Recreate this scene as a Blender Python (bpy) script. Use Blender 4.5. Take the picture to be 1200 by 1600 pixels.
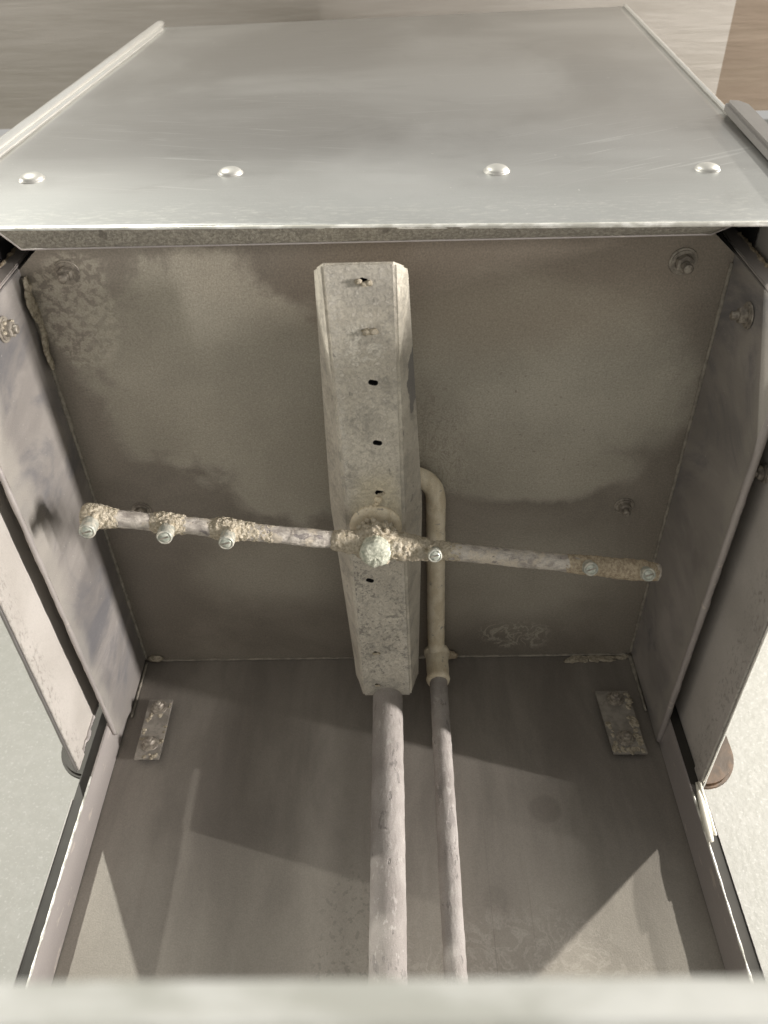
import bpy, bmesh, math, random
from mathutils import Vector, Matrix, noise

random.seed(7)
scene = bpy.context.scene
col = scene.collection
for o in list(bpy.data.objects):
    bpy.data.objects.remove(o)

# ------------------------------------------------------------------ camera
# X right, Y away from the viewer, Z up; Z = 0 is the wash chamber's ceiling, Y = 0 its back panel
CAM = Vector((0.01636, -0.79932, -0.66157))
YAW, PITCH, ROLL = math.radians(-1.5146), math.radians(49.6276), math.radians(0.2072)
fw = Vector((math.sin(YAW)*math.cos(PITCH), math.cos(YAW)*math.cos(PITCH), math.sin(PITCH)))
rt = Vector((math.cos(YAW), -math.sin(YAW), 0))
up = rt.cross(fw)
r2 = math.cos(ROLL)*rt + math.sin(ROLL)*up
u2 = -math.sin(ROLL)*rt + math.cos(ROLL)*up
cd = bpy.data.cameras.new('Camera')
cam = bpy.data.objects.new('Camera', cd)
col.objects.link(cam)
m = Matrix.Identity(4)
for i in range(3):
    m[i][0], m[i][1], m[i][2], m[i][3] = r2[i], u2[i], -fw[i], CAM[i]
cam.matrix_world = m
cd.sensor_fit = 'VERTICAL'
cd.sensor_height = 36
cd.lens = 28.97
cd.clip_start = 0.01
cd.clip_end = 100
cd.dof.use_dof = True
cd.dof.focus_distance = 0.80
cd.dof.aperture_fstop = 9.5
scene.camera = cam

# ------------------------------------------------------------------ world: soft indoor ambience
w = bpy.data.worlds.new('World')
scene.world = w
w.use_nodes = True
bg = w.node_tree.nodes['Background']
bg.inputs['Color'].default_value = (1.0, 0.975, 0.925, 1)
bg.inputs['Strength'].default_value = 0.48

# ------------------------------------------------------------------ lamps
def lamp(name, direction, target, dist, size, power, color):
    d = Vector(direction).normalized()
    ld = bpy.data.lights.new(name, 'AREA')
    ld.shape = 'DISK'
    ld.size = size
    ld.energy = power
    ld.color = color
    o = bpy.data.objects.new(name, ld)
    col.objects.link(o)
    o.location = Vector(target) + d*dist
    o.rotation_euler = d.to_track_quat('Z', 'Y').to_euler()
    return o
lamp('ceiling_lamp_right', (0.74, -1, 0.65), (0.24, 0, -0.3), 2.5, 0.05, 32, (1, 0.96, 0.88))
lamp('ceiling_lamp_far_right', (1.38, -1, 1.2), (0.22, 0, -0.3), 2.4, 0.06, 33, (1, 0.96, 0.88))
lamp('ceiling_lamp_left', (-0.32, -1, 0.61), (-0.27, 0, -0.3), 2.6, 0.04, 35, (1, 0.99, 0.91))
lamp('ceiling_lamp_far_left', (-2.07, -1, 0.64), (-0.15, 0, -0.25), 2.6, 0.05, 32, (1, 0.97, 0.9))
# light thrown up by the bright table on the right: a long low strip
g3 = lamp('table_glint_right', (1, -0.17, -0.283), (-0.30, -0.22, -0.04), 3.2, 0.06, 41, (1, 0.955, 0.925))
g3.data.shape = 'RECTANGLE'
zax = Vector((1, -0.17, -0.283)).normalized()
yax = (Vector((0, 1, 0)) - zax*zax.y).normalized()
xax = yax.cross(zax)
g3.matrix_world = Matrix(((xax.x, yax.x, zax.x, g3.location.x), (xax.y, yax.y, zax.y, g3.location.y), (xax.z, yax.z, zax.z, g3.location.z), (0, 0, 0, 1)))
g3.data.spread = math.radians(88)
g3.data.size = 0.06
g3.data.size_y = 0.85

vs = scene.view_settings
vs.view_transform = 'Standard'
vs.look = 'None'
vs.exposure = 0.0
vs.gamma = 1
vs.use_curve_mapping = False
scene.render.engine = 'CYCLES'

# ------------------------------------------------------------------ node helpers
class N:
    def __init__(s, name):
        s.m = bpy.data.materials.new(name)
        s.m.use_nodes = True
        s.t = s.m.node_tree
        s.b = s.t.nodes['Principled BSDF']
        s.tc = s.t.nodes.new('ShaderNodeTexCoord').outputs['Object']
    def link(s, a, b):
        s.t.links.new(a, b)
    def val(s, sock, v):
        if isinstance(v, bpy.types.NodeSocket):
            s.link(v, sock)
        elif isinstance(v, (tuple, list)):
            sock.default_value = (*v, 1) if sock.type == 'RGBA' and len(v) == 3 else v
        else:
            sock.default_value = v
    def noise(s, scale, detail=4, rough=0.55, dist=0.0, stretch=(1, 1, 1), off=(0, 0, 0), vec=None, rot=(0, 0, 0)):
        if any(rot):
            mr = s.t.nodes.new('ShaderNodeMapping')
            mr.inputs['Rotation'].default_value = rot
            s.link(vec or s.tc, mr.inputs['Vector'])
            vec = mr.outputs[0]
        mp = s.t.nodes.new('ShaderNodeMapping')
        mp.inputs['Scale'].default_value = stretch
        mp.inputs['Location'].default_value = off
        s.link(vec or s.tc, mp.inputs['Vector'])
        n = s.t.nodes.new('ShaderNodeTexNoise')
        n.inputs['Scale'].default_value = scale
        n.inputs['Detail'].default_value = detail
        n.inputs['Roughness'].default_value = rough
        n.inputs['Distortion'].default_value = dist
        s.link(mp.outputs[0], n.inputs['Vector'])
        return n.outputs['Fac']
    def voro(s, scale, feature='F1', stretch=(1, 1, 1)):
        mp = s.t.nodes.new('ShaderNodeMapping')
        mp.inputs['Scale'].default_value = stretch
        s.link(s.tc, mp.inputs['Vector'])
        n = s.t.nodes.new('ShaderNodeTexVoronoi')
        n.feature = feature
        n.inputs['Scale'].default_value = scale
        s.link(mp.outputs[0], n.inputs['Vector'])
        return n.outputs['Distance']
    def rng(s, v, a, b, lo=0.0, hi=1.0, smooth=True):
        n = s.t.nodes.new('ShaderNodeMapRange')
        if smooth:
            n.interpolation_type = 'SMOOTHSTEP'
        s.val(n.inputs[0], v)
        n.inputs[1].default_value, n.inputs[2].default_value = a, b
        n.inputs[3].default_value, n.inputs[4].default_value = lo, hi
        return n.outputs[0]
    def math(s, op, a, b=0.0, clamp=False):
        n = s.t.nodes.new('ShaderNodeMath')
        n.operation = op
        n.use_clamp = clamp
        s.val(n.inputs[0], a)
        s.val(n.inputs[1], b)
        return n.outputs[0]
    def mix(s, f, a, b, mode='MIX'):
        n = s.t.nodes.new('ShaderNodeMix')
        n.data_type = 'RGBA'
        n.blend_type = mode
        s.val(n.inputs[0], f)
        s.val(n.inputs[6], a)
        s.val(n.inputs[7], b)
        return n.outputs[2]
    def axis(s, i):
        n = s.t.nodes.new('ShaderNodeSeparateXYZ')
        s.link(s.tc, n.inputs[0])
        return n.outputs[i]
    def blob(s, c, r, edge=0.12, amp=0.5, scale=9, off=(0, 0, 0), detail=5):
        """1 inside an ellipsoid with a ragged rim"""
        v = s.t.nodes.new('ShaderNodeVectorMath')
        v.operation = 'SUBTRACT'
        s.link(s.tc, v.inputs[0])
        v.inputs[1].default_value = c
        d = s.t.nodes.new('ShaderNodeVectorMath')
        d.operation = 'DIVIDE'
        s.link(v.outputs[0], d.inputs[0])
        d.inputs[1].default_value = r
        l = s.t.nodes.new('ShaderNodeVectorMath')
        l.operation = 'LENGTH'
        s.link(d.outputs[0], l.inputs[0])
        nz = s.noise(scale, detail, 0.6, 0.3, off=off)
        q = s.math('ADD', l.outputs['Value'], s.math('MULTIPLY', s.math('SUBTRACT', nz, 0.5), amp*2))
        return s.rng(q, 1+edge, 1-edge)
    def bump(s, h, dist=0.001, strength=1.0, prev=None):
        n = s.t.nodes.new('ShaderNodeBump')
        n.inputs['Distance'].default_value = dist
        n.inputs['Strength'].default_value = strength
        s.link(h, n.inputs['Height'])
        if prev:
            s.link(prev, n.inputs['Normal'])
        return n.outputs[0]
    def out(s, color, rough=0.5, metal=0.0, normal=None, spec=0.5):
        s.val(s.b.inputs['Base Color'], color)
        s.val(s.b.inputs['Roughness'], rough)
        s.val(s.b.inputs['Metallic'], metal)
        s.b.inputs['Specular IOR Level'].default_value = spec
        if normal:
            s.link(normal, s.b.inputs['Normal'])
        return s.m

def grain(n, c, amt=0.12, scale=900):
    g = n.noise(scale, 2, 0.5)
    g = n.rng(g, 0.25, 0.75, 1-amt, 1+amt, False)
    return n.mix(1.0, c, g, 'MULTIPLY')

MAT = {}
def build_materials():
    # ---- chamber ceiling: dull steel under a dried lime film
    n = N('ceiling_steel')
    a = n.blob((-0.150, -0.405, 0), (0.122, 0.115, 1), 0.13, 0.62, 15, (1, 2, 0), 10)
    a2 = n.blob((-0.095, -0.300, 0), (0.070, 0.070, 1), 0.13, 0.62, 16, (5, 2, 0), 10)
    b = n.blob((0.140, -0.385, 0), (0.145, 0.110, 1), 0.22, 0.45, 10, (3, 1, 0), 8)
    b2 = n.blob((0.150, -0.290, 0), (0.100, 0.040, 1), 0.15, 0.55, 13, (8, 1, 0), 8)
    c2 = n.blob((-0.10, -0.155, 0), (0.10, 0.055, 1), 0.6, 0.6, 9, (6, 2, 0))
    c4 = n.blob((0.17, -0.14, 0), (0.11, 0.075, 1), 0.7, 0.5, 9, (2, 7, 0))
    c3 = n.blob((-0.060, -0.255, 0), (0.022, 0.022, 1), 0.3, 0.6, 30, (6, 5, 0))
    film = n.math('MAXIMUM', n.math('MAXIMUM', n.math('MAXIMUM', a, a2), n.math('MAXIMUM', b, b2)), n.math('MAXIMUM', n.math('MULTIPLY', n.math('MAXIMUM', c2, c4), 0.6), n.math('MULTIPLY', c3, 0.6)))
    cl = n.noise(5, 5, 0.6, 0.5)
    base = n.mix(n.rng(cl, 0.35, 0.65), (0.185, 0.163, 0.133), (0.265, 0.236, 0.194))
    filmc = n.mix(n.rng(n.noise(7, 4), 0.35, 0.7), (0.350, 0.322, 0.260), (0.440, 0.407, 0.332))
    colr = n.mix(film, base, filmc)
    # rusty-brown tint towards the lip
    br = n.blob((0.10, -0.50, 0), (0.20, 0.07, 1), 0.5, 0.5, 8)
    colr = n.mix(n.math('MULTIPLY', br, 0.35), colr, (0.33, 0.255, 0.185))
    # lace of chalk marks near the rear right and front left
    e1 = n.blob((0.155, -0.040, 0), (0.045, 0.022, 1), 0.25, 0.8, 26)
    lace = n.math('MULTIPLY', e1, n.rng(n.math('ABSOLUTE', n.math('SUBTRACT', n.noise(55, 3, 0.6, 1.0), 0.5)), 0.07, 0.0))
    e2 = n.blob((-0.262, -0.475, 0), (0.035, 0.055, 1), 0.15, 0.7, 22)
    lace2 = n.math('MULTIPLY', e2, n.rng(n.noise(130, 4, 0.65), 0.42, 0.55))
    e3 = n.blob((0.030, -0.30, 0), (0.06, 0.09, 1), 0.3, 0.8, 22)
    lace3 = n.math('MULTIPLY', e3, n.rng(n.math('ABSOLUTE', n.math('SUBTRACT', n.noise(50, 3, 0.6, 1.5, (1.6, 0.8, 1)), 0.5)), 0.05, 0.0))
    colr = n.mix(n.math('MULTIPLY', n.math('MAXIMUM', lace, lace2), 0.55), colr, (0.52, 0.48, 0.39))
    colr = n.mix(n.math('MULTIPLY', lace3, 0.5), colr, (0.24, 0.21, 0.17))
    # pits
    pit = n.math('MULTIPLY', n.rng(n.noise(260, 2, 0.5), 0.66, 0.70), n.blob((0.12, -0.34, 0), (0.12, 0.09, 1), 0.5, 0.6, 16))
    colr = n.mix(n.math('MULTIPLY', pit, 0.5), colr, (0.22, 0.19, 0.15))
    colr = grain(n, grain(n, colr, 0.18, 620), 0.08, 330)
    nm = n.bump(n.noise(600, 3), 0.0006, 0.5)
    nm = n.bump(n.noise(14, 3), 0.004, 0.25, nm)
    MAT['ceiling'] = n.out(colr, n.rng(film, 0, 1, 0.45, 0.75), n.rng(film, 0, 1, 0.18, 0.04), nm)

    # ---- side panels inside
    n = N('side_panel_steel')
    st = n.noise(6, 6, 0.62, 0.8, (1, 0.9, 0.35))
    s2 = n.noise(16, 5, 0.6, 0.4, (1, 1, 0.5), (4, 2, 1))
    colr = n.mix(n.rng(st, 0.36, 0.62), (0.240, 0.222, 0.208), (0.375, 0.345, 0.312))
    colr = n.mix(n.math('MULTIPLY', n.rng(s2, 0.52, 0.72), 0.45), colr, (0.47, 0.43, 0.40))
    colr = n.mix(n.math('MULTIPLY', n.rng(n.noise(9, 6, 0.65, 1.2, (1, 0.8, 0.5), (7, 3, 2)), 0.48, 0.64), 0.72), colr, (0.150, 0.150, 0.162))
    low = n.rng(n.math('ADD', n.axis(2), n.math('MULTIPLY', n.math('SUBTRACT', n.noise(18, 4), 0.5), 0.06)), -0.10, -0.125)
    colr = n.mix(n.math('MULTIPLY', low, 0.5), colr, (0.44, 0.41, 0.36))
    dots = n.rng(n.noise(330, 1, 0.4), 0.76, 0.79)
    colr = n.mix(n.math('MULTIPLY', dots, 0.5), colr, (0.62, 0.59, 0.54))
    colr = grain(n, colr, 0.10, 900)
    nm = n.bump(n.noise(700, 2), 0.0004, 0.4)
    nm = n.bump(n.noise(10, 3), 0.004, 0.25, nm)
    MAT['side'] = n.out(colr, n.rng(st, 0.3, 0.7, 0.42, 0.6), 0.35, nm)

    # ---- back panel
    n = N('back_panel_steel')
    st = n.noise(7, 5, 0.6, 0.4, (1.6, 1, 0.45))
    dr = n.noise(40, 4, 0.6, 0.2, (1, 1, 0.07))
    colr = n.mix(n.rng(st, 0.34, 0.66), (0.185, 0.166, 0.144), (0.275, 0.251, 0.217))
    colr = n.mix(n.math('MULTIPLY', n.rng(dr, 0.5, 0.72), 0.35), colr, (0.185, 0.165, 0.145))
    lo = n.rng(n.math('ADD', n.axis(2), n.math('MULTIPLY', n.math('SUBTRACT', n.noise(9, 5, 0.6), 0.5), 0.14)), -0.20, -0.40)
    colr = n.mix(n.math('MULTIPLY', lo, 0.5), colr, (0.39, 0.36, 0.305))
    colr = n.mix(n.math('MULTIPLY', n.rng(n.noise(3.2, 6, 0.62, 0.8, (1, 1, 0.8), (2, 0, 7)), 0.42, 0.62), 0.35), colr, (0.15, 0.132, 0.112))
    spot = n.blob((0.165, 0, -0.205), (0.016, 1, 0.016), 0.2, 0.12, 30)
    colr = n.mix(n.math('MULTIPLY', spot, 0.45), colr, (0.16, 0.14, 0.12))
    spot2 = n.blob((0.105, 0, -0.30), (0.012, 1, 0.015), 0.3, 0.2, 30)
    colr = n.mix(n.math('MULTIPLY', spot2, 0.35), colr, (0.17, 0.15, 0.13))
    pe = n.blob((-0.035, 0, -0.36), (0.035, 1, 0.09), 0.3, 0.6, 16)
    peel = n.math('MULTIPLY', pe, n.rng(n.noise(150, 3, 0.55), 0.57, 0.60))
    colr = n.mix(n.math('MULTIPLY', peel, 0.45), colr, (0.17, 0.16, 0.14))
    ch = n.blob((0.115, 0, -0.37), (0.13, 1, 0.055), 0.4, 0.7, 14)
    chalk = n.math('MULTIPLY', ch, n.rng(n.math('ABSOLUTE', n.math('SUBTRACT', n.noise(45, 4, 0.6, 1.2), 0.5)), 0.06, 0.0))
    colr = n.mix(n.math('MULTIPLY', n.math('MULTIPLY', chalk, n.noise(160, 4, 0.7)), 0.4), colr, (0.56, 0.52, 0.46))
    # thin run marks right of the pipes
    rx = n.rng(n.noise(240, 1, 0.4, 0, (1, 1, 0.004)), 0.66, 0.70)
    rm = n.math('MULTIPLY', rx, n.blob((0.10, 0, -0.30), (0.035, 1, 0.10), 0.3, 0.4, 10))
    colr = n.mix(n.math('MULTIPLY', rm, 0.5), colr, (0.17, 0.15, 0.13))
    colr = grain(n, colr, 0.11, 900)
    nm = n.bump(n.noise(700, 2), 0.0004, 0.4)
    nm = n.bump(n.noise(8, 3), 0.004, 0.2, nm)
    MAT['back'] = n.out(colr, 0.52, 0.30, nm)

    # ---- post steel (cleaner, slightly violet grey)
    n = N('post_steel')
    st = n.noise(8, 4, 0.55, 0.3, (1, 1, 0.3))
    colr = n.mix(n.rng(st, 0.35, 0.65), (0.345, 0.315, 0.298), (0.41, 0.375, 0.350))
    ed = n.rng(n.noise(120, 3, 0.6, 0, (1, 1, 0.35)), 0.64, 0.70)
    colr = n.mix(n.math('MULTIPLY', ed, 0.5), colr, (0.62, 0.56, 0.48))
    colr = grain(n, colr, 0.07, 900)
    MAT['post'] = n.out(colr, 0.45, 0.35, n.bump(n.noise(500, 2), 0.0004, 0.3))
    n = N('slot_shadow_steel')
    colr = n.mix(n.noise(60, 3), (0.03, 0.028, 0.024), (0.06, 0.055, 0.047))
    MAT['slot'] = n.out(colr, 0.5, 0.4)

    # ---- hood side skins
    n = N('hood_side_steel')
    st = n.noise(9, 5, 0.6, 0.4, (1, 0.8, 0.8))
    colr = n.mix(n.rng(st, 0.35, 0.65), (0.38, 0.352, 0.315), (0.46, 0.43, 0.39))
    ed = n.math('ADD', n.axis(2), n.math('MULTIPLY', n.math('SUBTRACT', n.noise(30, 4), 0.5), 0.03))
    rim = n.rng(ed, -0.150, -0.185)
    pk = n.math('MULTIPLY', rim, n.rng(n.noise(230, 5, 0.7, 0.2, (1, 0.6, 1)), 0.50, 0.66))
    colr = n.mix(n.math('MULTIPLY', pk, 0.7), colr, (0.22, 0.20, 0.175))
    sp = n.rng(n.noise(170, 3, 0.55), 0.66, 0.72)
    colr = n.mix(n.math('MULTIPLY', sp, 0.3), colr, (0.26, 0.24, 0.21))
    colr = grain(n, colr, 0.09, 900)
    MAT['hood_side'] = n.out(colr, 0.6, 0.05, n.bump(n.noise(300, 3), 0.0006, 0.4))

    # ---- hood front: brushed stainless
    n = N('hood_front_brushed_steel')
    br = n.noise(30, 5, 0.7, 0.1, (0.25, 1, 12))
    cl = n.noise(3.5, 4, 0.55, 0.6)
    colr = n.mix(n.rng(cl, 0.35, 0.68), (0.425, 0.412, 0.388), (0.565, 0.556, 0.532))
    colr = n.mix(n.math('MULTIPLY', n.rng(br, 0.45, 0.7), 0.18), colr, (0.56, 0.55, 0.53))
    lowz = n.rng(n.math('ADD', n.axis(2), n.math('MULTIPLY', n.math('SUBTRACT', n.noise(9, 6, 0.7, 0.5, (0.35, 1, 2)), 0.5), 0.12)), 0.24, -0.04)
    colr = n.mix(n.math('MULTIPLY', lowz, 0.6), colr, (0.30, 0.315, 0.312))  # cool sheen of the lower front put into the film colour
    ck = n.math('MULTIPLY', n.rng(n.math('ADD', n.axis(2), n.math('MULTIPLY', n.math('SUBTRACT', n.noise(20, 3), 0.5), 0.05)), 0.035, 0.0),
                n.rng(n.noise(260, 5, 0.7, 0.3, (0.35, 1, 1.3)), 0.50, 0.66))
    colr = n.mix(n.math('MULTIPLY', ck, 0.45), colr, (0.56, 0.56, 0.52))
    sc = n.rng(n.noise(60, 2, 0.5, 0, (0.3, 1, 7), (2, 0, 5)), 0.70, 0.74)
    colr = n.mix(n.math('MULTIPLY', sc, 0.2), colr, (0.8, 0.79, 0.76))
    for (ang, c_, r_, st_) in ((0.45, (0.24, 0, 0.16), (0.14, 1, 0.10), 0.5), (-0.25, (-0.16, 0, 0.20), (0.2, 1, 0.16), 0.32), (0.1, (0.05, 0, 0.42), (0.3, 1, 0.25), 0.25)):
        hair = n.rng(n.noise(260, 2, 0.5, 0.3, (0.035, 1, 1), (ang*9, 0, 0), None, (0, ang, 0)), 0.64, 0.68)
        colr = n.mix(n.math('MULTIPLY', n.math('MULTIPLY', hair, n.blob(c_, r_, 0.5, 0.5, 7)), st_), colr, (0.72, 0.72, 0.70))
    drk = n.rng(n.noise(11, 6, 0.68, 0.6, (0.7, 1, 1), (5, 5, 5)), 0.56, 0.72)
    colr = n.mix(n.math('MULTIPLY', drk, 0.22), colr, (0.24, 0.23, 0.215))
    dots = n.rng(n.noise(160, 0, 0.4), 0.84, 0.86)
    colr = n.mix(n.math('MULTIPLY', dots, 0.35), colr, (0.75, 0.74, 0.70))
    colr = grain(n, colr, 0.05, 1000)
    nm = n.bump(n.noise(220, 3, 0.6, 0, (0.1, 1, 3)), 0.0003, 0.25)
    nm = n.bump(n.noise(4, 2), 0.006, 0.25, nm)
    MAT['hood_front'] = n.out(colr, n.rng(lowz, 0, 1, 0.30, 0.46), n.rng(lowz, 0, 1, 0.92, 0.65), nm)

    n = N('worn_edge_highlight')
    colr = n.mix(n.rng(n.noise(90, 4, 0.6, 0, (0.4, 1, 1)), 0.40, 0.6), (0.55, 0.54, 0.48), (0.88, 0.87, 0.81))
    MAT['edge'] = n.out(colr, 0.35, 0.45, n.bump(n.noise(200, 4), 0.0008, 0.6))

    n = N('polished_trim')
    colr = n.mix(n.noise(50, 4, 0.6, 0, (1, 1, 0.15)), (0.74, 0.73, 0.69), (0.90, 0.89, 0.85))
    MAT['trim'] = n.out(colr, 0.25, 0.8, n.bump(n.noise(60, 3), 0.0008, 0.3))

    n = N('dull_bar')
    colr = n.mix(n.noise(60, 4, 0.6, 0, (1, 1, 0.2)), (0.19, 0.178, 0.165), (0.29, 0.275, 0.26))
    MAT['bar'] = n.out(colr, 0.4, 0.6, n.bump(n.noise(120, 3), 0.0006, 0.3))

    # ---- grimy lip
    n = N('grimy_lip')
    a = n.noise(420, 4, 0.7, 0.2, (0.8, 1.2, 1))
    colr = n.mix(n.rng(a, 0.38, 0.66), (0.30, 0.275, 0.225), (0.48, 0.445, 0.365))
    d = n.rng(n.noise(45, 3, 0.6), 0.64, 0.70)
    colr = n.mix(n.math('MULTIPLY', d, 0.6), colr, (0.17, 0.15, 0.12))
    MAT['lip'] = n.out(colr, 0.8, 0.05, n.bump(a, 0.0015, 0.7))

    # ---- wash arm
    n = N('scaled_wash_arm')
    a = n.noise(150, 6, 0.68, 0.5)
    cl = n.noise(14, 4, 0.6, 0.4)
    colr = n.mix(n.rng(cl, 0.35, 0.65), (0.52, 0.476, 0.392), (0.66, 0.612, 0.512))
    below = n.rng(n.axis(2), -0.0945, -0.0950, smooth=False)
    front = n.rng(n.math('ADD', n.axis(1), n.math('MULTIPLY', n.math('SUBTRACT', n.noise(16, 3), 0.5), 0.12)), -0.36, -0.46)
    speck = n.rng(n.noise(210, 6, 0.8, 0.15), 0.49, 0.585)
    colr = n.mix(n.math('MULTIPLY', n.math('MULTIPLY', speck, below), n.rng(front, 0, 1, 0.35, 0.60)), colr, (0.76, 0.71, 0.62))
    smud = n.rng(n.noise(38, 6, 0.72, 0.3), 0.49, 0.64)
    colr = n.mix(n.math('MULTIPLY', smud, 0.5), colr, (0.29, 0.268, 0.23))
    swirl = n.blob((-0.012, -0.487, -0.095), (0.016, 0.020, 0.1), 0.3, 0.5, 60)
    sw = n.math('MULTIPLY', swirl, n.rng(n.math('ABSOLUTE', n.math('SUBTRACT', n.noise(70, 3, 0.6, 0.8), 0.5)), 0.05, 0.0))
    colr = n.mix(n.math('MULTIPLY', sw, 0.7), colr, (0.80, 0.76, 0.66))
    chip = n.blob((0.0305, -0.440, -0.075), (0.0042, 0.028, 0.020), 0.06, 0.9, 85)
    colr = n.mix(chip, colr, (0.24, 0.225, 0.205))
    ridge = n.math('MULTIPLY', n.rng(n.math('ABSOLUTE', n.math('SUBTRACT', n.math('ABSOLUTE', n.math('ADD', n.axis(0), 0.003)), 0.026)), 0.006, 0.0),
                   n.rng(n.noise(240, 4, 0.7), 0.45, 0.6))
    colr = n.mix(n.math('MULTIPLY', n.math('MULTIPLY', ridge, below), 0.6), colr, (0.72, 0.68, 0.60))
    rear = n.rng(n.axis(1), -0.30, -0.25)
    pn = n.math('MAXIMUM', n.noise(170, 5, 0.62, 0.35), n.math('SUBTRACT', n.noise(420, 3, 0.6, 0.2, (1, 1, 1), (4, 4, 4)), 0.02))
    gate = n.rng(n.noise(26, 3, 0.6), 0.38, 0.60)
    peel = n.math('MULTIPLY', n.rng(n.math('ADD', pn, n.math('MULTIPLY', gate, 0.085)), 0.628, 0.655), n.math('MULTIPLY', rear, below))
    few = n.math('MULTIPLY', n.rng(n.noise(85, 3, 0.5, 0.2, (1, 0.6, 1)), 0.685, 0.70), n.rng(n.axis(1), -0.52, -0.48))
    colr = n.mix(n.math('MULTIPLY', n.math('MAXIMUM', peel, few), 0.75), colr, (0.30, 0.275, 0.235))
    # ochre bloom round the hub
    oc = n.blob((-0.002, -0.325, -0.095), (0.024, 0.034, 0.1), 0.5, 0.6, 40)
    colr = n.mix(n.math('MULTIPLY', n.math('MULTIPLY', oc, below), 0.6), colr, (0.60, 0.53, 0.37))
    dkf = n.blob((-0.006, -0.545, -0.095), (0.030, 0.026, 0.1), 0.4, 0.6, 40)
    colr = n.mix(n.math('MULTIPLY', dkf, 0.35), colr, (0.25, 0.24, 0.22))
    colr = grain(n, colr, 0.14, 900)
    h = n.math('SUBTRACT', n.math('ADD', a, n.math('MULTIPLY', speck, 0.4)), n.math('MULTIPLY', n.math('MAXIMUM', peel, chip), 0.7))
    MAT['wash_arm'] = n.out(colr, 0.78, 0.05, n.bump(h, 0.0016, 0.7))

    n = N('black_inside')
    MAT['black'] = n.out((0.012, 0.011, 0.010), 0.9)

    # ---- crusts
    n = N('cream_lime_crust')
    a = n.noise(420, 5, 0.7, 0.3)
    v = n.voro(300)
    colr = n.mix(n.rng(a, 0.32, 0.62), (0.46, 0.385, 0.26), (0.74, 0.66, 0.52))
    colr = n.mix(n.math('MULTIPLY', n.rng(n.noise(60, 3), 0.55, 0.7), 0.5), colr, (0.60, 0.56, 0.47))
    MAT['crust'] = n.out(colr, 0.9, 0, n.bump(n.math('SUBTRACT', a, n.math('MULTIPLY', v, 0.6)), 0.004, 1.0), 0.2)
    n = N('tan_lime_crust')
    a = n.noise(380, 5, 0.7, 0.3, (1, 1, 0.6))
    colr = n.mix(n.rng(a, 0.35, 0.62), (0.29, 0.23, 0.16), (0.50, 0.42, 0.30))
    MAT['tan'] = n.out(colr, 0.9, 0, n.bump(a, 0.002, 0.8), 0.2)
    n = N('pale_green_scale')
    a = n.noise(330, 4, 0.65)
    colr = n.mix(n.rng(a, 0.35, 0.6), (0.38, 0.40, 0.31), (0.64, 0.64, 0.52))
    MAT['green_scale'] = n.out(colr, 0.7, 0.05, n.bump(a, 0.002, 0.9))
    n = N('nozzle_metal')
    a = n.noise(200, 4, 0.6)
    colr = n.mix(n.rng(a, 0.4, 0.62), (0.36, 0.37, 0.32), (0.60, 0.57, 0.48))
    MAT['nozzle'] = n.out(colr, 0.5, 0.3, n.bump(a, 0.001, 0.6))
    n = N('nozzle_verdigris_face')
    a = n.noise(260, 4, 0.6)
    colr = n.mix(n.rng(a, 0.4, 0.6), (0.36, 0.39, 0.33), (0.56, 0.57, 0.49))
    MAT['nozzle_face'] = n.out(colr, 0.35, 0.35, n.bump(a, 0.001, 0.6))

    # ---- pipes
    n = N('pinkish_scaled_pipe')
    a = n.noise(160, 5, 0.66, 0.3, (1, 1, 0.45))
    colr = n.mix(n.rng(n.noise(20, 4), 0.35, 0.65), (0.29, 0.262, 0.238), (0.37, 0.34, 0.312))
    pitm = n.rng(n.math('ADD', n.noise(120, 4, 0.62, 0.4, (1, 1, 0.4)), n.rng(n.noise(12, 2), 0.4, 0.7, -0.04, 0.05)), 0.60, 0.635)
    colr = n.mix(n.math('MULTIPLY', pitm, 0.7), colr, (0.22, 0.20, 0.185))
    wh = n.rng(n.noise(170, 4, 0.6, 0.2, (1, 1, 0.5), (3, 3, 3)), 0.60, 0.66)
    colr = n.mix(n.math('MULTIPLY', wh, 0.5), colr, (0.50, 0.465, 0.43))
    colr = grain(n, colr, 0.12, 900)
    MAT['pipe'] = n.out(colr, 0.7, 0.1, n.bump(n.math('SUBTRACT', a, n.math('MULTIPLY', pitm, 0.4)), 0.0018, 0.8))
    n = N('ochre_scaled_pipe')
    a = n.noise(90, 5, 0.62, 0.3, (1, 0.5, 0.5))
    colr = n.mix(n.rng(a, 0.36, 0.64), (0.64, 0.55, 0.39), (0.77, 0.69, 0.53))
    pitm = n.rng(n.noise(110, 4, 0.6, 0.4), 0.64, 0.68)
    colr = n.mix(n.math('MULTIPLY', pitm, 0.6), colr, (0.20, 0.18, 0.16))
    colr = grain(n, colr, 0.12, 900)
    MAT['ochre'] = n.out(colr, 0.8, 0.03, n.bump(a, 0.002, 0.7))
    n = N('mauve_scaled_tube')
    a = n.noise(170, 5, 0.66, 0.3, (0.5, 1, 1))
    colr = n.mix(n.rng(a, 0.36, 0.62), (0.335, 0.300, 0.265), (0.56, 0.515, 0.45))
    colr = n.mix(n.math('MULTIPLY', n.rng(n.noise(75, 5, 0.7, 0.3), 0.50, 0.62), 0.75), colr, (0.60, 0.53, 0.42))
    pitm = n.rng(n.noise(140, 4, 0.6, 0.4, (0.6, 1, 1)), 0.61, 0.65)
    colr = n.mix(n.math('MULTIPLY', pitm, 0.7), colr, (0.17, 0.15, 0.15))
    colr = grain(n, colr, 0.14, 900)
    MAT['tube'] = n.out(colr, 0.65, 0.15, n.bump(a, 0.002, 0.8))

    # ---- fasteners, welds
    n = N('fastener_steel')
    a = n.noise(180, 4, 0.65)
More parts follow.
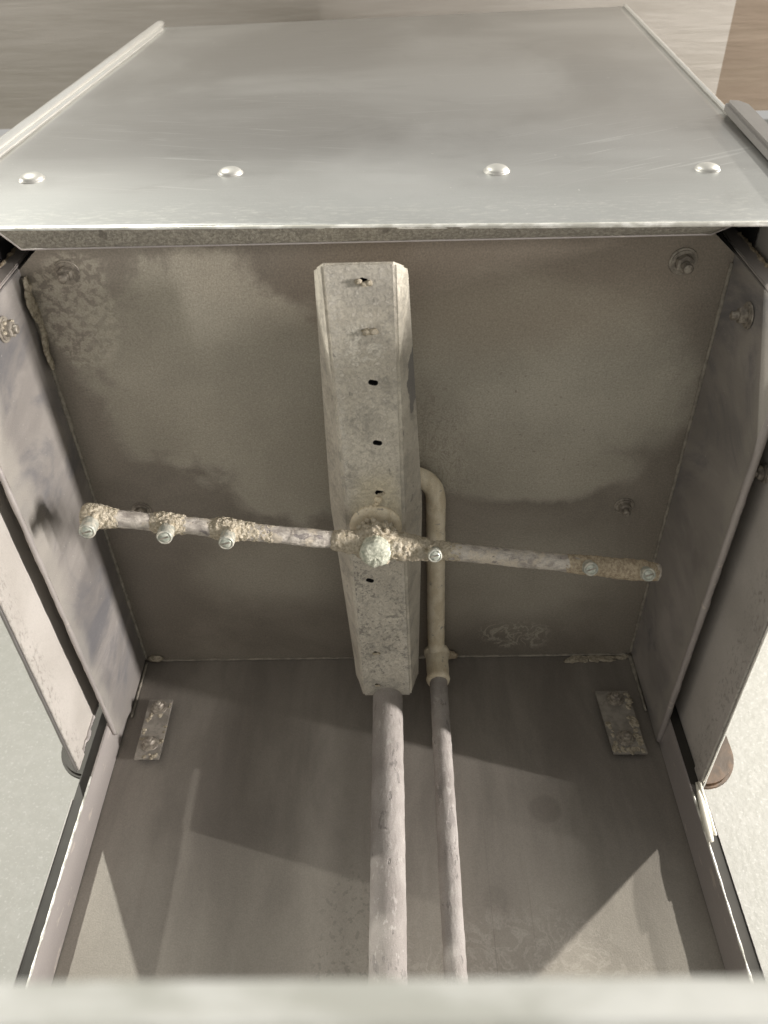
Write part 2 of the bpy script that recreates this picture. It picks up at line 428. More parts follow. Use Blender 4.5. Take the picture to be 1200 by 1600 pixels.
    colr = n.mix(n.rng(a, 0.38, 0.62), (0.20, 0.175, 0.145), (0.36, 0.325, 0.27))
    MAT['nut'] = n.out(colr, 0.5, 0.4, n.bump(a, 0.001, 0.6))
    n = N('bright_bolt_steel')
    a = n.noise(120, 3, 0.6)
    colr = n.mix(a, (0.40, 0.39, 0.36), (0.56, 0.55, 0.51))
    MAT['bolt'] = n.out(colr, 0.46, 0.6, n.bump(a, 0.0006, 0.3))
    n = N('weld_bead')
    a = n.noise(120, 4, 0.6)
    colr = n.mix(n.rng(a, 0.36, 0.62), (0.20, 0.18, 0.148), (0.31, 0.282, 0.23))
    MAT['weld'] = n.out(colr, 0.7, 0.15, n.bump(a, 0.002, 0.7))
    n = N('bracket_steel')
    a = n.noise(90, 5, 0.65, 0.3)
    colr = n.mix(n.rng(a, 0.38, 0.62), (0.25, 0.23, 0.20), (0.36, 0.33, 0.285))
    MAT['bracket'] = n.out(colr, 0.5, 0.35, n.bump(a, 0.001, 0.5))
    n = N('bracket_deposit')
    a = n.noise(220, 5, 0.7)
    colr = n.mix(n.rng(a, 0.35, 0.62), (0.22, 0.19, 0.14), (0.44, 0.39, 0.30))
    MAT['deposit'] = n.out(colr, 0.9, 0, n.bump(a, 0.002, 0.8), 0.2)

    # ---- surroundings
    n = N('white_wall_paint')
    a = n.noise(110, 4, 0.6)
    colr = n.mix(n.rng(n.noise(2.5, 3), 0.3, 0.7), (0.345, 0.342, 0.309), (0.375, 0.371, 0.338))
    colr = n.mix(n.math('MULTIPLY', n.rng(n.noise(150, 2), 0.70, 0.74), 0.4), colr, (0.6, 0.59, 0.55))
    colr = n.mix(n.math('MULTIPLY', n.rng(n.noise(70, 5, 0.7), 0.45, 0.62), 0.3), colr, (0.45, 0.445, 0.415))
    colr = n.mix(n.math('MULTIPLY', n.rng(n.noise(240, 3, 0.6), 0.58, 0.68), 0.5), colr, (0.56, 0.555, 0.53))
    MAT['wall'] = n.out(colr, 0.55, 0, n.bump(a, 0.0013, 0.8))
    n = N('canopy_brushed_steel')
    a = n.noise(10, 5, 0.6, 0.5, (0.25, 1.6, 1))
    f = n.noise(90, 4, 0.7, 0.1, (0.08, 1.5, 1))
    colr = n.mix(n.rng(a, 0.35, 0.65), (0.37, 0.340, 0.300), (0.43, 0.398, 0.358))
    colr = n.mix(n.math('MULTIPLY', n.rng(f, 0.45, 0.7), 0.3), colr, (0.50, 0.47, 0.43))
    nm = n.bump(n.noise(9, 4, 0.6, 0.4, (0.2, 2.0, 1)), 0.008, 0.35)
    MAT['canopy'] = n.out(colr, 0.46, 0.7, nm)
    n = N('canopy_reflection_steel')  # same canopy steel, its brown reflection and shade put into the colour
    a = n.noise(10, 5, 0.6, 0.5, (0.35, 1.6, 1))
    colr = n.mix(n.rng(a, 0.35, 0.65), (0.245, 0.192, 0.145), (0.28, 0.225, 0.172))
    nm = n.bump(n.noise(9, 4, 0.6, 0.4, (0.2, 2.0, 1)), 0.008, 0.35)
    MAT['canopy_reflection'] = n.out(colr, 0.38, 0.7, nm)
    n = N('rusty_brown_paint')
    a = n.noise(25, 5, 0.65, 0.4, (1, 1, 0.6))
    colr = n.mix(n.rng(a, 0.38, 0.6), (0.045, 0.028, 0.015), (0.115, 0.066, 0.034))
    MAT['rust'] = n.out(colr, 0.4, 0.2, n.bump(a, 0.001, 0.4))
    n = N('dark_olive_paint')
    a = n.noise(25, 4, 0.6)
    colr = n.mix(a, (0.022, 0.019, 0.013), (0.045, 0.038, 0.027))
    MAT['olive'] = n.out(colr, 0.45, 0.2)
    n = N('ivory_plastic')
    colr = n.mix(n.noise(70, 3, 0.6, 0, (1, 1, 0.3)), (0.62, 0.58, 0.48), (0.82, 0.80, 0.70))
    MAT['ivory'] = n.out(colr, 0.45)
    n = N('smeared_rim_steel')
    a = n.noise(60, 4, 0.6, 0.3, (0.7, 1, 1))
    colr = n.mix(n.rng(a, 0.35, 0.65), (0.36, 0.36, 0.33), (0.52, 0.52, 0.50))
    MAT['rim'] = n.out(colr, 0.4, 0.2, n.bump(a, 0.003, 0.5))
build_materials()

# ------------------------------------------------------------------ mesh helpers
def finish(name, bm, mat, parent=None, smooth=False, bevel=0.0, loc=None, rot=None):
    bmesh.ops.recalc_face_normals(bm, faces=bm.faces)
    me = bpy.data.meshes.new(name)
    if bevel:
        bmesh.ops.bevel(bm, geom=[e for e in bm.edges if e.is_manifold and e.calc_face_angle(0) > 0.5],
                        offset=bevel, segments=2, affect='EDGES', clamp_overlap=True)
    bm.to_mesh(me)
    bm.free()
    if smooth:
        for p in me.polygons:
            p.use_smooth = True
    if isinstance(mat, str):
        me.materials.append(MAT[mat])
    else:
        for q in mat:
            me.materials.append(MAT[q])
    o = bpy.data.objects.new(name, me)
    col.objects.link(o)
    if name in ('lime_crust', 'lime_plug'):
        o['kind'] = 'stuff'
    if parent:
        o.parent = parent
    if loc is not None:
        o.location = loc
    if rot is not None:
        o.rotation_euler = rot
    return o

def empty(name, label, cat):
    o = bpy.data.objects.new(name, None)
    col.objects.link(o)
    o.empty_display_size = 0.05
    o['label'], o['category'] = label, cat
    return o

def tag(o, label, cat):
    o['label'], o['category'] = label, cat
    return o

def box(bm, x0, x1, y0, y1, z0, z1):
    vs_ = [bm.verts.new((x, y, z)) for z in (z0, z1) for y in (y0, y1) for x in (x0, x1)]
    for f in ((0, 1, 3, 2), (4, 6, 7, 5), (0, 4, 5, 1), (2, 3, 7, 6), (0, 2, 6, 4), (1, 5, 7, 3)):
        bm.faces.new([vs_[i] for i in f])

def prism(bm, pts, vec):
    a = [bm.verts.new(p) for p in pts]
    b = [bm.verts.new(Vector(p)+Vector(vec)) for p in pts]
    k = len(pts)
    bm.faces.new(a)
    bm.faces.new(b[::-1])
    for i in range(k):
        bm.faces.new((a[i], b[i], b[(i+1) % k], a[(i+1) % k]))

def resample(pts, step):
    out = []
    for a, b in zip(pts[:-1], pts[1:]):
        a, b = Vector(a), Vector(b)
        k = max(1, int((b-a).length/step))
        out += [a.lerp(b, i/k) for i in range(k)]
    out.append(Vector(pts[-1]))
    return out

def fillet(pts, r, seg=8):
    pts = [Vector(p) for p in pts]
    out = [pts[0]]
    for i in range(1, len(pts)-1):
        a, p, b = pts[i-1], pts[i], pts[i+1]
        p0 = p + (a-p).normalized()*r
        p1 = p + (b-p).normalized()*r
        for k in range(seg+1):
            t = k/seg
            out.append((1-t)**2*p0 + 2*t*(1-t)*p + t*t*p1)
    out.append(pts[-1])
    return out

def tube(bm, pts, rad, seg=20, nz=None, caps=True):
    """rad: number or f(t in 0..1); nz: f(point, normal) -> added radius"""
    k = len(pts)
    length = [0]
    for a, b in zip(pts[:-1], pts[1:]):
        length.append(length[-1]+(b-a).length)
    prev = None
    rings = []
    for i, p in enumerate(pts):
        tan = (pts[min(i+1, k-1)]-pts[max(i-1, 0)]).normalized()
        if prev is None:
            ref = Vector((0, 0, 1)) if abs(tan.z) < 0.9 else Vector((0, 1, 0))
            n1 = tan.cross(ref).normalized()
        else:
            n1 = (prev - tan*prev.dot(tan)).normalized()
        prev = n1
        n2 = tan.cross(n1)
        t = length[i]/length[-1]
        r = rad(t) if callable(rad) else rad
        ring = []
        for j in range(seg):
            a = 2*math.pi*j/seg
            d = math.cos(a)*n1+math.sin(a)*n2
            rr = r + (nz(p+d*r, d) if nz else 0)
            ring.append(bm.verts.new(p+d*rr))
        rings.append(ring)
    for r0, r1 in zip(rings[:-1], rings[1:]):
        for j in range(seg):
            bm.faces.new((r0[j], r0[(j+1) % seg], r1[(j+1) % seg], r1[j]))
    if caps:
        bm.faces.new(rings[0][::-1])
        bm.faces.new(rings[-1])

def lathe(bm, prof, origin, axis, seg=24, nz=None):
    """prof: list of (radius, distance along axis)"""
    ax = Vector(axis).normalized()
    ref = Vector((0, 0, 1)) if abs(ax.z) < 0.9 else Vector((1, 0, 0))
    n1 = ax.cross(ref).normalized()
    n2 = ax.cross(n1)
    o = Vector(origin)
    rings = []
    for r, h in prof:
        ring = []
        for j in range(seg):
            a = 2*math.pi*j/seg
            p = o+ax*h+(math.cos(a)*n1+math.sin(a)*n2)*r
            if nz:
                p = p + nz(p)
            ring.append(bm.verts.new(p))
        rings.append(ring)
    for r0, r1 in zip(rings[:-1], rings[1:]):
        for j in range(seg):
            bm.faces.new((r0[j], r0[(j+1) % seg], r1[(j+1) % seg], r1[j]))
    bm.faces.new(rings[0][::-1])
    bm.faces.new(rings[-1])

def turb(p, s, o=3):
    v, a = 0.0, 1.0
    q = Vector(p)*s
    for _ in range(o):
        v += a*noise.noise(q)
        q = q*2.1 + Vector((3.1, 1.7, 5.3))
        a *= 0.55
    return v

def lump(bm, c, r, amp=0.25, s=220, sub=3, flat=None):
    g = bmesh.ops.create_icosphere(bm, subdivisions=sub, radius=1.0)
    c = Vector(c)
    rv = Vector(r) if not isinstance(r, (int, float)) else Vector((r, r, r))
    for v in g['verts']:
        d = v.co.normalized()
        k = 1 + amp*turb(c+d*rv.x, s)
        v.co = c + Vector((d.x*rv.x, d.y*rv.y, d.z*rv.z))*k

def hexnut(bm, o, ax, r, h0, h1):
    ax = Vector(ax).normalized()
    lathe(bm, [(r*0.88, h0), (r, h0+0.0008), (r, h1-0.0008), (r*0.86, h1)], o, ax, 6)

# ------------------------------------------------------------------ setting: wall behind
bm = bmesh.new()
box(bm, -2.6, 2.6, 0.32, 0.40, -1.6, 3.4)
o = finish('wall', bm, 'wall')
o['kind'] = 'structure'

# ------------------------------------------------------------------ extractor canopy overhead
can = empty('extractor_canopy', 'brushed stainless steel extractor canopy overhead behind the raised hood front', 'canopy')
bm = bmesh.new()
box(bm, -2.4, 0.652, -0.78, -0.33, 1.10, 1.14)
finish('canopy_panel', bm, 'canopy', can)
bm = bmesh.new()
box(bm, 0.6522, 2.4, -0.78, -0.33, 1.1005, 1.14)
e = finish('canopy_panel', bm, 'canopy_reflection', can)
e['label'] = 'right part of the canopy with a brown reflection put into its colour'

# ------------------------------------------------------------------ dishwasher cabinet (fixed part)
cab = empty('dishwasher_cabinet', 'scale-stained stainless steel wash chamber with rear panel, side panels and feed pipes', 'dishwasher')
TH = 0.0025
# ceiling
bm = bmesh.new()
prism(bm, [(-0.2999, 0.0, 0), (0.2999, 0.0, 0), (0.2999, -0.512, 0), (0.276, -0.533, 0), (-0.276, -0.533, 0), (-0.2999, -0.512, 0)], (0, 0, TH))
finish('ceiling_panel', bm, 'ceiling', cab)
# back
bm = bmesh.new()
box(bm, -0.3045, 0.3045, 0.0005, 0.004, -0.75, 0.02)
finish('back_panel', bm, 'back', cab)
# hanging side panels
for s in (-1, 1):
    bm = bmesh.new()
    zr = -0.124 if s < 0 else -0.127
    zf = -0.142 if s < 0 else -0.134
    yr = -0.022 if s < 0 else -0.002
    x = 0.3*s
    prism(bm, [(x, -0.004, 0.040), (x, -0.513, 0.045), (x, -0.513, zf), (x, yr, zr), (x, -0.004, zr+0.045)], (TH*s, 0, 0))
    p = finish('side_panel', bm, 'side', cab, bevel=0.0006)
    p['label'] = 'bright lit left inner side panel' if s < 0 else 'dim right inner side panel'
    # outward front flange
    bm = bmesh.new()
    box(bm, min(x+s*0.0005, x+s*0.014), max(x+s*0.0005, x+s*0.014), -0.5165, -0.5135, zf, 0.05)
    f = finish('front_flange', bm, 'post', p, bevel=0.0008)
    # crusty edge on the flange
    bm = bmesh.new()
    pts = resample([(x+s*0.0135, -0.5155, zf+0.005), (x+s*0.0135, -0.5155, 0.035)], 0.002)
    tube(bm, pts, 0.0016, 10, lambda q, d: 0.0026*max(0, turb(q, 130, 4)) + 0.0008*turb(q, 500, 2))
    finish('lime_crust', bm, 'tan', p, True)
    # lower edge lip, crusted
    bm = bmesh.new()
    pts = resample([(x+s*0.0022, -0.50, zf-0.0002), (x+s*0.0022, yr-0.004, zr-0.0002)], 0.004)
    tube(bm, pts, 0.0024 if s < 0 else 0.0034, 10, lambda q, d: 0.0006*turb(q, 50, 4))
    finish('rolled_edge', bm, 'post', p, True)

# weld seams
def weld(pts, r, amp, big=0.0):
    bm = bmesh.new()
    tube(bm, resample(pts, 0.003), r, 8, lambda q, d: amp*turb(q, 120, 4)+big*max(0, turb(q, 18, 2)-0.1))
    return finish('weld_seam', bm, 'weld', cab, True)
weld([(-0.2992, -0.006, -0.0006), (-0.2992, -0.505, -0.0006)], 0.0019, 0.0003, 0.0022)
weld([(0.2992, -0.006, -0.0006), (0.2992, -0.505, -0.0006)], 0.0019, 0.0003, 0.0016)
weld([(-0.295, -0.0012, -0.0005), (0.295, -0.0012, -0.0005)], 0.0013, 0.0004, 0.002)
weld([(-0.2985, -0.0015, -0.004), (-0.2985, -0.0015, -0.085)], 0.0014, 0.0006, 0.003)
weld([(0.2985, -0.0015, -0.004), (0.2985, -0.0015, -0.085)], 0.0016, 0.0008, 0.004)
# corner smear of deposit, rear right
bm = bmesh.new()
for k in range(22):
    q = random.random()
    lump(bm, (0.222+0.074*q, -0.0006, -0.003-0.008*random.random()*(1.2-q*0.7)), (0.004+0.006*random.random(), 0.0012, 0.002+0.003*random.random()), 0.35, 200, 3)
finish('lime_crust', bm, 'deposit', cab, True)
bm = bmesh.new()
lump(bm, (-0.288, -0.006, -0.002), (0.010, 0.006, 0.003), 0.3, 160, 2)
finish('lime_crust', bm, 'deposit', cab, True)
# ochre drip at the front left corner
bm = bmesh.new()
for k in range(12):
    t = k/11
    lump(bm, (-0.2955, -0.50+0.075*t, -0.004-0.004*math.sin(t*9)), (0.0022, 0.008, 0.008*(1-0.5*t)), 0.3, 120, 2)
finish('lime_crust', bm, 'deposit', cab, True)

# corner posts
for s in (-1, 1):
    x = 0.3*s
    post = None
    bm = bmesh.new()   # inner face
    a = [(x+s*0.0030, -0.0005, -0.75), (x+s*0.0050, -0.045, -0.75), (x+s*0.0070, -0.045, -0.75), (x+s*0.0050, -0.0005, -0.75)]
    prism(bm, a, (0, 0, 0.75+0.02))
    post = finish('corner_post', bm, 'post', cab, bevel=0.0005)
    bm = bmesh.new()   # bright front bead
    tube(bm, resample([(x+s*0.006, -0.0455, -0.75), (x+s*0.006, -0.0455, -0.19 if s < 0 else -0.215)], 0.004), 0.0012, 8,
         lambda q, d: 0.0006*turb(q, 90, 4))
    finish('worn_edge', bm, 'edge', post, True)
    bm = bmesh.new()   # dark strip filling the slot, its shade put in the colour
    w0, w1 = sorted((x+s*0.0075, x+s*0.0174))
    box(bm, w0, w1, -0.0440, 0.010, -0.75, 0.02)
    finish('guide_slot', bm, 'slot', post)
    bm = bmesh.new()   # outer thin skin
    w0, w1 = sorted((x+s*0.0176, x+s*0.0182))
    box(bm, w0, w1, -0.0455, 0.010, -0.75, -0.215)
    finish('outer_skin', bm, 'bar', post)
    if s > 0:
        bm = bmesh.new()
        tube(bm, resample(fillet([(0.3075, -0.049, -0.268), (0.3095, -0.050, -0.235), (0.312, -0.047, -0.205)], 0.01), 0.003),
             lambda t: 0.0028*math.sin(math.pi*min(1, 0.25+t*0.75))+0.0008, 12)
        finish('glide_strip', bm, 'ivory', post, True)
        bm = bmesh.new()
        tube(bm, resample([(0.3135, -0.049, -0.262), (0.3145, -0.049, -0.206)], 0.004), 0.0017, 10, lambda q, d: 0.0005*turb(q, 90, 3))
        finish('glide_strip', bm, 'ivory', post, True)

# fasteners
def nut(o, ax, r, stud, wash=True, crust=False, parent=cab, name='nut'):
    o, ax = Vector(o), Vector(ax).normalized()
    bm = bmesh.new()
    hexnut(bm, o, ax, r, 0.0016, 0.0016+r*0.95)
    nu = finish(name, bm, 'nut', parent, bevel=0.0004)
    bm = bmesh.new()
    prof = [(r*0.55, r*0.9)]
    h = r*0.9
    while h < r*0.9+stud:
        prof += [(r*0.55, h+0.0004), (r*0.49, h+0.0008), (r*0.55, h+0.0012)]
        h += 0.0012
    prof.append((r*0.42, h+0.0006))
    lathe(bm, prof, o, ax, 14)
    finish('stud', bm, 'nut', nu, True)
    if wash:
        bm = bmesh.new()
        lathe(bm, [(r*1.50, 0.0001), (r*1.55, 0.0006), (r*1.50, 0.0012), (r*1.28, 0.0014), (r*1.28, 0.0024), (r*1.0, 0.0026)], o, ax, 28)
        finish('washer', bm, 'nut', nu)
    if crust:
        bm = bmesh.new()
        for k in range(5):
            a = random.random()*6.28
            t1 = ax.cross(Vector((0.3, 0.2, 0.9))).normalized()
            t2 = ax.cross(t1)
            lump(bm, o+ax*(0.001+random.random()*r*0.7)+(t1*math.cos(a)+t2*math.sin(a))*r*0.95, r*(0.18+0.18*random.random()), 0.4, 300, 2)
        finish('lime_crust', bm, 'deposit' if crust == 1 else 'crust', nu, True)
    return nu
nut((-0.260, -0.509, 0), (0, 0, -1), 0.0072, 0.006)
nut((0.258, -0.507, 0), (0, 0, -1), 0.0078, 0.009)
nut((-0.2531, -0.2452, 0), (0, 0, -1), 0.0068, 0.005)
nut((0.2527, -0.2404, 0), (0, 0, -1), 0.0068, 0.007)
nut((-0.2995, -0.488, -0.060), (1, 0, 0), 0.0070, 0.004, crust=1)
nut((0.2995, -0.485, -0.056), (-1, 0, 0), 0.0070, 0.006)

# brackets on the back panel
for s, (x0, x1, z0, z1) in ((-1, (-0.280, -0.252, -0.146, -0.066)), (1, (0.2475, 0.285, -0.146, -0.062))):
    bm = bmesh.new()
    dx = 0.0 if s < 0 else -0.004
    prism(bm, [(x0, -0.0065, z0), (x1, -0.0065, z0), (x1+dx, -0.0065, z1), (x0+dx, -0.0065, z1)], (0, -0.0030, 0))
    br = finish('bracket', bm, 'bracket', cab, bevel=0.0006)
    br['label'] = 'bracket with crusted bolts at the lower left' if s < 0 else 'bracket caked in deposit at the lower right'
    bm = bmesh.new()
    box(bm, x0+0.004, x1-0.007, -0.0063, -0.0003, z0+0.004, z1-0.004)
    finish('spacer', bm, 'black', br)
    for zz in (z1-0.012, z0+0.019):
        nut(((x0+x1)/2+dx/2, -0.0096, zz), (0, -1, 0), 0.0064, 0.003, True, False, br)
    bm = bmesh.new()
    def cake(ax0, ax1, az0, az1, k, r):
        for _ in range(k):
            rr = r*random.uniform(0.6, 1.4)
            lump(bm, (random.uniform(ax0, ax1), -0.0094, random.uniform(az0, az1)),
                 (rr, random.uniform(0.0005, 0.0011), rr*random.uniform(0.7, 1.5)), 0.35, 260, 3)
    if s < 0:
        cake(x1-0.003, x1-0.001, z0+0.02, z1-0.004, 7, 0.0018)
        cake(x0+0.002, x0+0.006, z0+0.020, z1-0.022, 5, 0.0022)
        cake(x0+0.004, x1-0.008, z1-0.030, z1-0.020, 4, 0.0024)
        cake(x0+0.003, x1-0.004, z0+0.002, z0+0.006, 4, 0.0020)
    else:
        cake(x1-0.010, x1-0.004, z0+0.004, z1-0.004, 24, 0.0030)
        cake(x0+0.002, x0+0.005, z0+0.002, z1-0.040, 10, 0.0024)
        cake(x0+0.003, x1-0.004, z0+0.002, z0+0.007, 16, 0.0026)
    finish('lime_crust', bm, 'deposit', br, True)

# wash feed pipe
bm = bmesh.new()
pts = resample(fillet([(0.001, -0.047, -0.75), (0.0015, -0.047, -0.032), (-0.003, -0.30, -0.032)], 0.030, 10), 0.004)
tube(bm, pts, 0.0165, 32, lambda q, d: 0.0004*turb(q, 70, 3))
finish('wash_feed_pipe', bm, 'pipe', cab, True)
# rinse feed pipe
bm = bmesh.new()
tube(bm, resample([(0.0592, -0.0305, -0.75), (0.0598, -0.0305, -0.030)], 0.004), 0.0102, 28, lambda q, d: 0.0005*turb(q, 90, 3))
rp = finish('rinse_feed_pipe', bm, 'pipe', cab, True)
bm = bmesh.new()
pts = resample(fillet([(0.0598, -0.031, -0.055), (0.0592, -0.0305, -0.0145), (0.0545, -0.292, -0.0145), (0.0, -0.303, -0.0145)], 0.028, 10), 0.004)
tube(bm, pts, 0.0100, 28, lambda q, d: 0.0005*turb(q, 60, 3))
finish('upper_bend', bm, 'ochre', rp, True)
bm = bmesh.new()
lathe(bm, [(0.0095, -0.031), (0.0128, -0.030), (0.0140, -0.026), (0.0133, -0.0225), (0.0128, -0.020), (0.0132, -0.012), (0.0129, -0.004), (0.0134, 0.004), (0.0128, 0.008), (0.0148, 0.0095), (0.0150, 0.0155), (0.011, 0.018)],
      (0.0597, -0.0305, -0.032), (0, 0, 1), 32, lambda p: Vector((turb(p, 120, 3), turb(p+Vector((1, 1, 1)), 120, 3), 0.4*turb(p, 160, 3)))*0.0007)
finish('union_nut', bm, 'ochre', rp, True)
bm = bmesh.new()
lump(bm, (0.070, -0.008, -0.004), (0.016, 0.007, 0.006), 0.3, 70, 3)
finish('lime_crust', bm, 'tan', rp, True)

# tank rim right in front of the lens
bm = bmesh.new()
prism(bm, [(-0.42, -0.672, -0.640), (-0.42, -0.659, -0.636), (-0.42, -0.656, -0.6145), (-0.42, -0.660, -0.6110), (-0.42, -0.668, -0.6135), (-0.42, -0.674, -0.622)], (0.84, 0, 0))
finish('tank_rim', bm, 'rim', cab, bevel=0.0012)

# ------------------------------------------------------------------ raised hood
hood = empty('dishwasher_hood', 'raised stainless steel dishwasher hood with four dome bolts along its front edge', 'hood')
YE = -0.555
BL, BR = (-0.375, -0.0155), (0.347, -0.0420)
TL, TR = (-0.3295, 0.7815), (0.3876, 0.8537)
# front panel with finely divided sheet so that it can carry slight waviness
bm = bmesh.new()
NX, NZ = 60, 60
def front_pt(u, v):
    bx, bz = BL[0]+(BR[0]-BL[0])*u, BL[1]+(BR[1]-BL[1])*u
    tx, tz = TL[0]+(TR[0]-TL[0])*u, TL[1]+(TR[1]-TL[1])*u
    return bx+(tx-bx)*v, bz+(tz-bz)*v
g = {}
for side, yo in ((0, 0), (1, 0.0035)):
    for i in range(NX+1):
        for j in range(NZ+1):
            u, v = i/NX, (j/NZ)**1.5
            x, z = front_pt(u, v)
            y = YE+yo+0.0011*noise.noise(Vector((x*4, 0, z*4)))
            if side == 0 and j == 0:
                y += 0.0012
            g[side, i, j] = bm.verts.new((x, y, z))
for side in (0, 1):
    for i in range(NX):
        for j in range(NZ):
            q = [g[side, i, j], g[side, i+1, j], g[side, i+1, j+1], g[side, i, j+1]]
            bm.faces.new(q if side == 0 else q[::-1])
for i in range(NX):
    bm.faces.new((g[0, i, 0], g[1, i, 0], g[1, i+1, 0], g[0, i+1, 0]))
    bm.faces.new((g[0, i, NZ], g[0, i+1, NZ], g[1, i+1, NZ], g[1, i, NZ]))
for j in range(NZ):
    bm.faces.new((g[0, 0, j], g[0, 0, j+1], g[1, 0, j+1], g[1, 0, j]))
    bm.faces.new((g[0, NX, j], g[1, NX, j], g[1, NX, j+1], g[0, NX, j+1]))
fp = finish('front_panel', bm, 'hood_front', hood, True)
fp.data.polygons.foreach_set('use_smooth', [True]*len(fp.data.polygons))
# worn fold along the bottom; its rounded edge's highlight is put in the colour
bm = bmesh.new()
pts = resample([(BL[0], YE+0.0018, BL[1]), (BR[0], YE+0.0018, BR[1])], 0.004)
tube(bm, pts, 0.0021, 12, lambda q, d: 0.00018*turb(q, 60, 4))
finish('bottom_fold', bm, 'edge', fp, True)
# return lip below
bm = bmesh.new()
K = 120
rows = []
for j in range(9):
    t = j/8
    row = []
    for i in range(K+1):
        u = i/K
        xa, xb = -0.2985+0.0195*t, 0.2755-0.0105*t
        x = xa+(xb-xa)*u
        zb = BL[1]+(BR[1]-BL[1])*((x-BL[0])/(BR[0]-BL[0])) - 0.0022
        z = zb*(1-t)+(-0.0285)*t
        y = (YE+0.0015)*(1-t)+(-0.5412)*t
        k = 0.0011*turb((x, y, z), 110, 4)*math.sin(math.pi*t) if 0 < t < 1 else 0
        row.append(bm.verts.new((x, y, z-abs(k))))
    rows.append(row)
for r0, r1 in zip(rows[:-1], rows[1:]):
    for i in range(K):
        bm.faces.new((r0[i], r0[i+1], r1[i+1], r1[i]))
ret = bmesh.ops.solidify(bm, geom=bm.faces[:], thickness=-0.0012)
lip = finish('return_lip', bm, 'lip', fp, True)
bm = bmesh.new()
tube(bm, resample([(-0.2985, YE+0.0015, -0.0205), (-0.279, -0.5412, -0.0290), (0.265, -0.5412, -0.0290), (0.2755, YE+0.0015, -0.0412)], 0.004), 0.0007, 8,
     lambda q, d: 0.0002*turb(q, 100, 3))
finish('lip_edge', bm, 'post', fp, True)
# dome bolts
for (x, z) in ((-0.3078, 0.096), (-0.1292, 0.0989), (0.1084, 0.0889), (0.2905, 0.0793)):
    bm = bmesh.new()
    R0 = 0.0105
    prof = [(R0*1.12, -0.0005), (R0*1.12, 0.0006), (R0, 0.0010)]
    for k in range(1, 8):
        a = k/8*math.pi/2
        prof.append((R0*math.cos(a), 0.0010+0.0045*math.sin(a)))
    prof.append((0.0006, 0.0055))
    lathe(bm, prof, (x, YE+0.0002, z), (0, -1, 0), 28)
    finish('dome_bolt', bm, 'bolt', fp, True)
# left rolled edge trim
bm = bmesh.new()
d = Vector((TL[0]-BL[0], 0, TL[1]-BL[1])).normalized()
a = Vector((BL[0]-0.004, YE-0.003, BL[1]))
b = Vector((TL[0]-0.006, YE-0.003, TL[1]+0.012))
tube(bm, resample([a, b], 0.006), lambda t: 0.0062 if t < 0.992 else 0.0045, 16, lambda q, dd: 0.0002*turb(q, 30, 3))
finish('edge_trim', bm, 'trim', hood, True)
bm = bmesh.new()
tube(bm, resample([a+Vector((0.0075, 0.002, 0)), b+Vector((0.0070, 0.002, -0.03))], 0.006), 0.0030, 12, lambda q, dd: 0.0004*turb(q, 40, 3))
finish('edge_bead', bm, 'trim', hood, True)
# right rolled edge and guide bar
bm = bmesh.new()
a = Vector((BR[0]+0.001, YE-0.001, BR[1]))
b = Vector((TR[0]+0.001, YE-0.001, TR[1]))
tube(bm, resample([a, b], 0.006), 0.0026, 12, lambda q, dd: 0.0003*turb(q, 60, 3))
finish('edge_bead', bm, 'trim', hood, True)
bm = bmesh.new()
a2, b2 = Vector((0.338, YE-0.001, -0.03)), Vector((0.3545, YE-0.001, 0.243))
prism(bm, [a2, b2, b2+Vector((0.004, 0, 0.008)), b2+Vector((0.016, 0.0, 0.004)), b2+Vector((0.022, 0, -0.012)), a2+Vector((0.020, 0, 0))], (0, -0.012, 0))
finish('guide_bar', bm, 'bar', hood, bevel=0.003)
bm = bmesh.new()
a3, b3 = Vector((-0.392, YE+0.006, -0.03)), Vector((-0.378, YE+0.006, 0.205))
prism(bm, [a3, b3, b3+Vector((-0.004, 0, 0.006)), b3+Vector((-0.012, 0, 0.002)), b3+Vector((-0.016, 0, -0.01)), a3+Vector((-0.018, 0, 0))], (0, 0.010, 0))
finish('guide_bar', bm, 'bar', hood, bevel=0.003)
